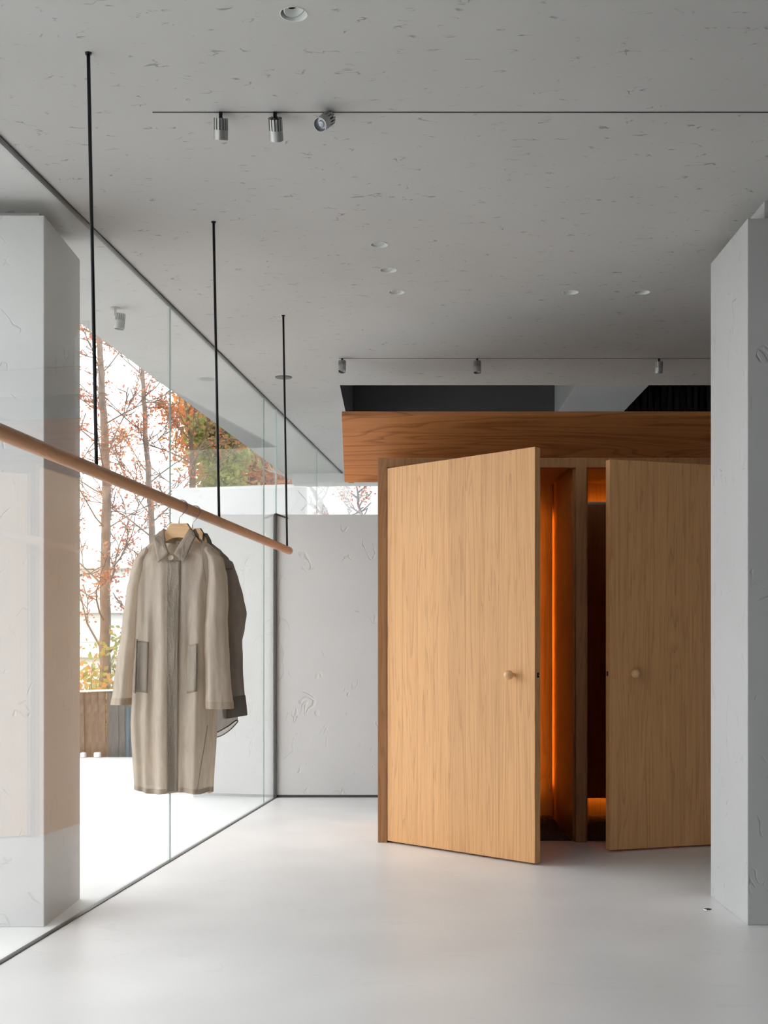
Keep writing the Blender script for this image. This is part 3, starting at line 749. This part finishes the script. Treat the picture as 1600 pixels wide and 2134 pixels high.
# side seam stitching near the hem
g1.patch('seam', [(lx(437), lz(1510)), (lx(438.2), lz(1510)), (lx(420), lz(1645)), (lx(418.8), lz(1645))], 1, 20, 0.0015, M['coat_seam'], coat, 0.0006)
for a, b in (((308, 1140), (287, 1215)), ((422, 1128), (434, 1215))):      # raglan seams
    g1.patch('seam', [(lx(a[0]), lz(a[1])), (lx(a[0] + 1), lz(a[1])), (lx(b[0] + 1), lz(b[1])), (lx(b[0]), lz(b[1]))], 1, 14, 0.0015, M['coat_seam'], coat, 0.0006)
sl_l = [(1.600, -0.125, 0.004, 0.020, 0.036), (1.565, -0.150, 0.004, 0.034, 0.050), (1.50, -0.166, 0.004, 0.036, 0.058), (1.43, -0.180, 0.002, 0.036, 0.060), (1.30, -0.195, 0.0, 0.036, 0.060), (1.20, -0.208, -0.002, 0.036, 0.058), (1.08, -0.222, -0.004, 0.038, 0.056), (0.975, -0.234, -0.006, 0.040, 0.052)]
s1, e1, e1b = sleeve('sleeve', sl_l, M['coat'], coat, 11)
band('cuff', e1b, e1, M['coat_hem'], coat)
sl_r = [(1.602, 0.125, -0.004, 0.022, 0.036), (1.570, 0.152, -0.010, 0.036, 0.050), (1.50, 0.166, -0.018, 0.038, 0.056), (1.43, 0.168, -0.030, 0.042, 0.056), (1.30, 0.164, -0.040, 0.047, 0.054), (1.20, 0.166, -0.044, 0.049, 0.052), (1.08, 0.171, -0.048, 0.051, 0.050), (0.962, 0.176, -0.052, 0.055, 0.048)]
s2, e2, e2b = sleeve('sleeve', sl_r, M['coat'], coat, 23)
band('cuff', e2b, e2, M['coat_hem'], coat)
def C3(px, py, y): return (lx(px), y, lz(py))
leaf_panel('collar', [C3(343, 1101, -0.010), C3(325, 1118, -0.036), C3(326, 1126, -0.052), C3(338, 1175, -0.078), C3(361, 1157, -0.080), C3(352, 1136, -0.056)], M['coat_double'], coat)
leaf_panel('collar', [C3(398, 1098, -0.010), C3(381, 1134, -0.056), C3(371, 1157, -0.080), C3(392, 1175, -0.078), C3(410, 1126, -0.052), C3(413, 1117, -0.036)], M['coat_double'], coat)
# collar going round the back of the neck
V, Fc = [], []
for i in range(25):
    a = math.radians(-8 + 196 * i / 24)
    for k, (gr_, hz_) in enumerate(((0.0, 1.664), (0.003, 1.690), (0.010, 1.694), (0.022, 1.668), (0.028, 1.640))):
        V.append((0.006 + (0.054 + gr_) * math.cos(a), 0.004 + (0.042 + gr_) * math.sin(a), hz_ - 0.022 * (0.5 - 0.5 * math.sin(a)) * 0))
for i in range(24):
    for k in range(4): Fc.append((i*5+k, i*5+k+1, (i+1)*5+k+1, (i+1)*5+k))
o = mesh('collar_back', V, Fc, M['coat_double'], coat, True)
lab = box('brand_label', (-0.018, 0.026), (0.036, 0.0368), (1.631, 1.647), M['label'], coat)
V, Fc = [], []
for i in range(9):
    a, b = tube_data([(-0.012 + i * 0.0036, 0.0357, 1.6365), (-0.0100 + i * 0.0036, 0.0357, 1.6405 if i % 2 else 1.639)], 0.0005, 4); k = len(V); V += a; Fc += [tuple(q + k for q in f) for f in b]
mesh('label_print', V, Fc, M['ink'], lab)
bt = lathe('button', [(0.0, 0.0015), (0.0075, 0.0015), (0.0095, 0.003), (0.011, 0.002), (0.011, 0.0), (0.0, -0.001)], M['button'], coat, 28)
bt.rotation_euler = (math.radians(90), 0, 0); bt.location = (lx(364.5), g1.front_y(lx(364.5), 1.56) - 0.012, lz(1165))
for dx, dz in ((-1, -1), (1, -1), (1, 1), (-1, 1)):
    q = lathe('thread_hole', [(0.0, 0.0021), (0.0012, 0.0021), (0.0013, 0.0015)], M['coat_seam'], bt, 8); q.location = (dx * 0.0022, dz * 0.0022, 0)

# ---- second garment: darker taupe overshirt with a sheer rounded tail
Yd = 5.10; SD = F / Yd
make_hanger('wooden hanger of the taupe overshirt, behind the nearer one', (XRL(Yd), Yd, RZ), math.radians(-6))
cx2 = (398 - CX) / SD
ov = empty('overshirt', (cx2, Yd, 0), math.radians(-4)); tag(ov, 'darker taupe overshirt with rounded sheer tail behind the raincoat', 'coat')
def mx(px): return (px - 398) / SD
def mz(py): return CAMH + (HZ - py) / SD
def hem2(t):
    c = abs(math.cos(t)); return 0.085 * c ** 2.2 + 0.02 * max(0, math.sin(t))
g2 = Garment([(1.672, 0.060, 0.000, 0.040, 0.006), (1.648, 0.095, 0.0, 0.046, 0.004), (1.62, 0.128, 0.002, 0.050, 0.002), (1.585, 0.160, 0.004, 0.056, 0.0), (1.50, 0.168, 0.006, 0.066, 0.0),
              (1.25, 0.172, 0.012, 0.074, 0.0), (1.02, 0.178, 0.018, 0.080, 0.0), (0.815, 0.180, 0.020, 0.082, 0.0)], 0.06, hem2, 0.008, 9)
V, Fc = g2.grid(1.672, 0.96, 0, 2 * math.pi, 60, 120); mesh('body', V, Fc, M['coat2'], ov, True, fix=False)
V, Fc = g2.grid(0.96, 0.815, 0, 2 * math.pi, 16, 120); mesh('tail', V, Fc, M['sheer'], ov, True, fix=False)
tube('hem_binding', [g2.pt(0.815, 2 * math.pi * k / 120) for k in range(121)], 0.0024, M['coat2_seam'], ov, 6)
tube('side_seam', [g2.pt(0.96 - 0.145 * k / 12, 0.0) for k in range(13)], 0.0012, M['coat2_seam'], ov, 6)
r_tab = [(1.600, 0.110, 0.0, 0.024, 0.036), (1.570, 0.140, 0.0, 0.040, 0.050), (1.50, 0.160, 0.0, 0.044, 0.056), (1.42, 0.178, 0.0, 0.047, 0.056), (1.35, 0.188, 0.0, 0.051, 0.054), (1.29, 0.186, -0.002, 0.045, 0.052), (1.24, 0.180, -0.004, 0.040, 0.05), (1.10, 0.182, -0.006, 0.042, 0.05), (1.00, 0.186, -0.01, 0.045, 0.05)]
s3, e3, _ = sleeve('sleeve', r_tab, M['coat2'], ov, 31, 0.004)
V, Fc = [], []
n = len(e3)
for sc_, dz_ in ((1.0, 0.002), (1.05, -0.004), (1.10, -0.045), (1.12, -0.085)):
    cc = sum(e3, Vector()) / n
    for p in e3:
        q = cc + (p - cc) * sc_; V.append(Vector((q.x + (-0.06 * dz_), q.y, q.z + dz_ + 0.15 * (q.x - cc.x))))
for i in range(3):
    for j in range(n): Fc.append((i*n+j, i*n+(j+1) % n, (i+1)*n+(j+1) % n, (i+1)*n+j))
mesh('cuff', V, Fc, M['coat2_double'], ov, True)
l_tab = [(z, -x_ + 0.01, y_, hw, hd) for z, x_, y_, hw, hd in r_tab]
s4, e4, e4b = sleeve('sleeve', l_tab, M['coat2'], ov, 37, 0.004)
band('cuff', e4b, e4, M['coat2_double'], ov)
V, Fc = [], []
for i in range(31):
    a = math.radians(-30 + 240 * i / 30)
    for k, (gr_, hz_) in enumerate(((0.0, 1.662), (0.003, 1.690), (0.010, 1.694), (0.024, 1.668), (0.034, 1.634))):
        V.append((0.004 + (0.056 + gr_) * math.cos(a), 0.002 + (0.044 + gr_) * math.sin(a), hz_))
for i in range(30):
    for k in range(4): Fc.append((i*5+k, i*5+k+1, (i+1)*5+k+1, (i+1)*5+k))
mesh('collar', V, Fc, M['coat2_double'], ov, True)
tube('shoulder_seam', [(mx(470), -0.050, mz(1191)), (mx(478), -0.058, mz(1188)), (mx(490), -0.040, mz(1187))], 0.0022, M['coat2_seam'], ov, 6)

# ================================================================== OUTSIDE
# white boundary wall
bw = hexa('boundary_wall', [(-3.05, 16.3, -0.7), (2.5, 14.9, -0.7), (2.5, 15.2, -0.7), (-3.05, 16.6, -0.7),
                            (-3.05, 16.3, 3.39), (2.5, 14.9, 3.39), (2.5, 15.2, 3.39), (-3.05, 16.6, 3.39)], M['white_wall'])
tag(bw, 'tall white rendered boundary wall outside behind the low wall', 'wall')
# weathered board fence at the terrace edge
fe = empty('board_fence', (-3.6, 13.62, -0.7)); tag(fe, 'low fence of weathered brown vertical boards beyond the terrace', 'fence')
rnd = random.Random(4); bme = []
for k in range(4):
    o = box('board', (-0.040, 0.040), (-0.012, 0.012), (0.0, 1.0), M['board'], fe, 0.003); bme.append(o.data)
    if k: bpy.data.objects.remove(o)
    else: first = o
for i in range(70):
    o = first if i == 0 else link('board', bme[i % 4], None, fe)
    x = -2.6 + i * 0.0755
    o.location = (x, rnd.uniform(-0.02, 0.02), 0)
    o.rotation_euler = (0, math.radians(rnd.uniform(-1.2, 0.4)), 0)
    o.scale = (1, 1, 1.322 + 0.0378 * (x + 2.65) + rnd.uniform(-0.012, 0.0))
hexa('top_rail', [(-2.65, -0.04, 1.318), (2.7, -0.04, 1.520), (2.7, 0.04, 1.520), (-2.65, 0.04, 1.318), (-2.65, -0.04, 1.338), (2.7, -0.04, 1.540), (2.7, 0.04, 1.540), (-2.65, 0.04, 1.338)], M['rail'], fe)
bs = empty('blue_sheet', (-2.955, 13.52, -0.7)); tag(bs, 'slate blue corrugated sheet leaning on the board fence', 'sheet')
V, Fc = [], []
for i in range(25):
    x = -0.10 + 0.24 * i / 24; y = 0.008 * math.sin(i * 1.3)
    for z in (0.0, 1.25): V += [(x, y, z), (x, y + 0.004, z)]
for i in range(24):
    a = i * 4; b = a + 4
    Fc += [(a, b, b + 2, a + 2), (a + 1, a + 3, b + 3, b + 1), (a + 2, b + 2, b + 3, a + 3), (a, a + 1, b + 1, b)]
mesh('corrugated_panel', V, Fc, M['board_blue'], bs)
for k, (px0, px1, hh) in enumerate(((168, 179, 0.058), (196, 210, 0.060))):
    a, b = at(px0, 1578, 13.33), at(px1, 1578, 13.33)
    V = []; rr = random.Random(k + 2)
    bm = bmesh.new(); bmesh.ops.create_icosphere(bm, subdivisions=3, radius=1.0)
    for q in bm.verts:
        q.co = Vector((math.copysign(abs(q.co.x) ** 0.45, q.co.x) * (b.x - a.x) / 2, math.copysign(abs(q.co.y) ** 0.45, q.co.y) * 0.04, math.copysign(abs(q.co.z) ** 0.45, q.co.z) * hh / 2 + hh / 2))
    me = bpy.data.meshes.new('kerb_stone'); bm.to_mesh(me); bm.free()
    o = link('kerb_stone', me, M['stone'], None, True); o.location = ((a.x + b.x) / 2, 13.33, 0.001)
    tag(o, ['small pale stone at the terrace edge, close to the outer column', 'small pale stone at the terrace edge, nearer the raincoat'][k], 'stone')

# trees
def add(V, Fc, data):
    k = len(V); V += data[0]; Fc += [tuple(i + k for i in f) for f in data[1]]
def leaf_quads(V, Fc, c, n, spread, size, rnd, flat=1.0):
    for _ in range(n):
        p = c + Vector((rnd.gauss(0, spread), rnd.gauss(0, spread), rnd.gauss(0, spread * flat)))
        d = Vector((rnd.gauss(0, 1), rnd.gauss(0, 1), rnd.gauss(-0.3, 0.8))).normalized(); e = d.orthogonal().normalized()
        L_ = size * rnd.uniform(0.6, 1.4); W_ = L_ * rnd.uniform(0.22, 0.4)
        k = len(V)
        V += [p - e * W_ * 0.2, p + d * L_ * 0.5 + e * W_, p + d * L_, p + d * L_ * 0.5 - e * W_]
        Fc.append((k, k + 1, k + 2, k + 3))
def tree(label, path, rads, seed, nb, blen, leafmat, dens, bark, size=0.07, zmin=0.8, up=0.75, spread=0.10, sub=2, clump=6):
    """dens: chance that a twig joint carries a tuft of leaves"""
    rnd = random.Random(seed)
    base = Vector(path[0]); root = empty('tree', base); tag(root, label, 'tree')
    pts = [Vector(p) - base for p in path]
    tr = []; rr = []
    for a, b, ra, rb in zip(pts, pts[1:], rads, rads[1:]):
        for k in range(6):
            t = k / 6; tr.append(a.lerp(b, t) + Vector((rnd.uniform(-1, 1), rnd.uniform(-1, 1), 0)) * 0.010); rr.append(ra + (rb - ra) * t)
    tr.append(pts[-1]); rr.append(rads[-1])
    tube('trunk', tr, rr, bark, root, 12)
    V, Fc, LV, LF = [], [], [], []
    zs = [i for i, p in enumerate(tr) if (p + base).z > zmin]
    def branch(p0, d, ln, r, depth):
        n = 6; P = [p0.copy()]; R = [r]
        d = d.normalized(); p = p0.copy()
        for k in range(n):
            d = (d + Vector((rnd.gauss(0, 0.10), rnd.gauss(0, 0.10), rnd.gauss(0.02, 0.08)))).normalized()
            p = p + d * ln / n; P.append(p.copy()); R.append(max(r * (1 - 0.8 * (k + 1) / n), 0.0065))
            if depth > 0 and k >= 1 and rnd.random() < 0.95:
                dd = (d + Vector((rnd.gauss(0, 0.6), rnd.gauss(0, 0.6), rnd.gauss(0.05, 0.5)))).normalized()
                branch(p, dd, ln * rnd.uniform(0.25, 0.42), R[-1] * 0.5, depth - 1)
            if depth < 2 and rnd.random() < dens: leaf_quads(LV, LF, p, rnd.randint(clump // 2, clump * 2), spread, size, rnd)
        add(V, Fc, tube_data(P, R, 4, False))
    for i in range(nb):
        k = zs[int((i + rnd.random()) * len(zs) / nb) % len(zs)]; p = tr[k]; a = i * 2.4 + rnd.uniform(-0.5, 0.5)
        d = Vector((math.cos(a), 0.7 * math.sin(a), up * rnd.uniform(0.5, 1.3)))
        h = (p + base).z
        branch(p, d, blen * rnd.uniform(0.5, 1.1) * (1 - 0.06 * max(0, h - 1)), max(0.012, rr[k] * rnd.uniform(0.18, 0.30)), sub)
    mesh('branches', V, Fc, bark, root, True, fix=False)
    if LF:
        f = mesh('foliage', LV, LF, leafmat, root, False, fix=False); f['kind'] = 'stuff'
    return root
def tp(px, py, Y): return tuple(at(px, py, Y))
YT = 16.0
g0 = at(218, 1435, YT)
tree('tall slim tree with rust leaves, its straight trunk nearest the outer column',
     [(g0.x, YT, -0.7), tp(218, 1435, YT), tp(220, 1300, YT), tp(219, 1150, YT), tp(222, 1010, YT), tp(215, 860, YT), tp(205, 700, YT), tp(198, 520, YT)],
     [0.085, 0.078, 0.072, 0.066, 0.060, 0.048, 0.036, 0.02], 2, 22, 1.7, M['leaf_red'], 0.085, M['bark'], 0.05, 0.9, spread=0.06)
YT = 18.0
tree('slender tree with rust leaves standing between the outer column and the raincoat',
     [(at(325, 1400, YT).x, YT, -0.7), tp(322, 1250, YT), tp(318, 1120, YT), tp(312, 1030, YT), tp(303, 900, YT), tp(297, 760, YT), tp(293, 600, YT)],
     [0.065, 0.058, 0.050, 0.045, 0.038, 0.03, 0.014], 8, 20, 1.6, M['leaf_red'], 0.10, M['bark'], 0.05, 1.2, spread=0.07)
YT = 21.0
tree('dense orange and red tree rising above the white boundary wall',
     [(at(535, 1200, YT).x, YT, -0.7), tp(533, 1060, YT), tp(528, 960, YT), tp(520, 860, YT)], [0.12, 0.10, 0.08, 0.04], 15, 30, 1.5, M['leaf_orange'], 0.34, M['bark'], 0.09, 3.2, 0.4, 0.13, clump=8)
tree('green-tinged tree behind the white boundary wall',
     [(at(462, 1200, 19.4).x, 19.4, -0.7), tp(460, 1060, 19.4), tp(458, 960, 19.4), tp(456, 880, 19.4)], [0.10, 0.09, 0.06, 0.03], 19, 9, 0.5, M['leaf_green'], 0.3, M['bark'], 0.09, 3.2, 0.4, 0.13, clump=8)
tree('thin tree with wine-red leaves beside the left end of the white wall',
     [(at(400, 1200, 19).x, 19, -0.7), tp(402, 1000, 19), tp(395, 900, 19), tp(380, 780, 19)], [0.06, 0.05, 0.03, 0.012], 27, 15, 1.4, M['leaf_red'], 0.13, M['bark'], 0.05, 1.8, spread=0.07)
tree('bare pale tree in front of the white wall under the canopy end',
     [(at(690, 1100, 14.6).x, 14.6, -0.7), tp(688, 1090, 14.6), tp(665, 1045, 14.6), tp(648, 1015, 14.6), tp(636, 990, 14.6)], [0.05, 0.045, 0.035, 0.018, 0.008], 33, 7, 0.8, M['leaf_red'], 0.0, M['bark_grey'], 0.05, 2.6, 0.5, 0.05, 1)
tree('small bare tree with a few red leaves right of the glass corner',
     [(at(760, 1100, 14.5).x, 14.5, -0.7), tp(757, 1090, 14.5), tp(745, 1040, 14.5), tp(742, 960, 14.5)], [0.02, 0.018, 0.012, 0.008], 41, 9, 0.5, M['leaf_red'], 0.25, M['bark_grey'], 0.03, 2.6, 0.6, 0.04, 1, clump=4)
def shrub(label, c, r, n, mat, seed):
    rnd = random.Random(seed); root = empty('shrub', (c[0], c[1], -0.7)); tag(root, label, 'shrub', None)
    V, Fc, LV, LF = [], [], [], []
    for k in range(14):
        a = rnd.uniform(0, 6.28); ln = c[2] + 0.7
        P = [Vector((0, 0, 0))]; d = Vector((math.cos(a) * 0.18, math.sin(a) * 0.18, 1)).normalized()
        for i in range(6):
            d = (d + Vector((rnd.gauss(0, 0.15), rnd.gauss(0, 0.15), 0))).normalized(); P.append(P[-1] + d * ln / 6 * rnd.uniform(0.8, 1.2))
            if i > 1: leaf_quads(LV, LF, P[-1], n, r * 0.33, 0.085, rnd)
        add(V, Fc, tube_data(P, [0.016 * (1 - 0.12 * i) for i in range(7)], 5, False))
    mesh('stems', V, Fc, M['bark'], root, True, fix=False)
    f = mesh('foliage', LV, LF, mat, root, False, fix=False); f['kind'] = 'stuff'
p = at(180, 1360, 15.0); shrub('yellow and orange shrub behind the fence close to the outer column', (p.x, 15.0, 1.05), 0.6, 14, M['leaf_orange'], 5)
p = at(250, 1350, 14.9); shrub('yellow-green shrub behind the fence next to the straight trunk', (p.x, 14.9, 1.25), 0.6, 14, M['leaf_yellow'], 6)
p = at(200, 1400, 17.5); shrub('green shrub low behind the straight trunk', (p.x, 17.5, 0.8), 0.8, 18, M['leaf_green'], 7)
# far pale building
fb = empty('far_building', (-14, 46, -0.7)); tag(fb, 'pale hazy building far away behind the trees', 'building')
box('wall', (-9, 9), (0, 8), (0, 5.2), M['haze_wall'], fb)
for i in range(3): box('ledge', (-9.1, 9.1), (-0.25, 0), (1.6 + i * 1.7, 1.72 + i * 1.7), M['rail'], fb)
for r_ in range(2):
    for c_ in range(9):
        box('window', (-8.4 + c_ * 1.95, -7.3 + c_ * 1.95), (-0.03, 0.02), (2.2 + r_ * 1.7, 3.0 + r_ * 1.7), M['far_glass'], fb)
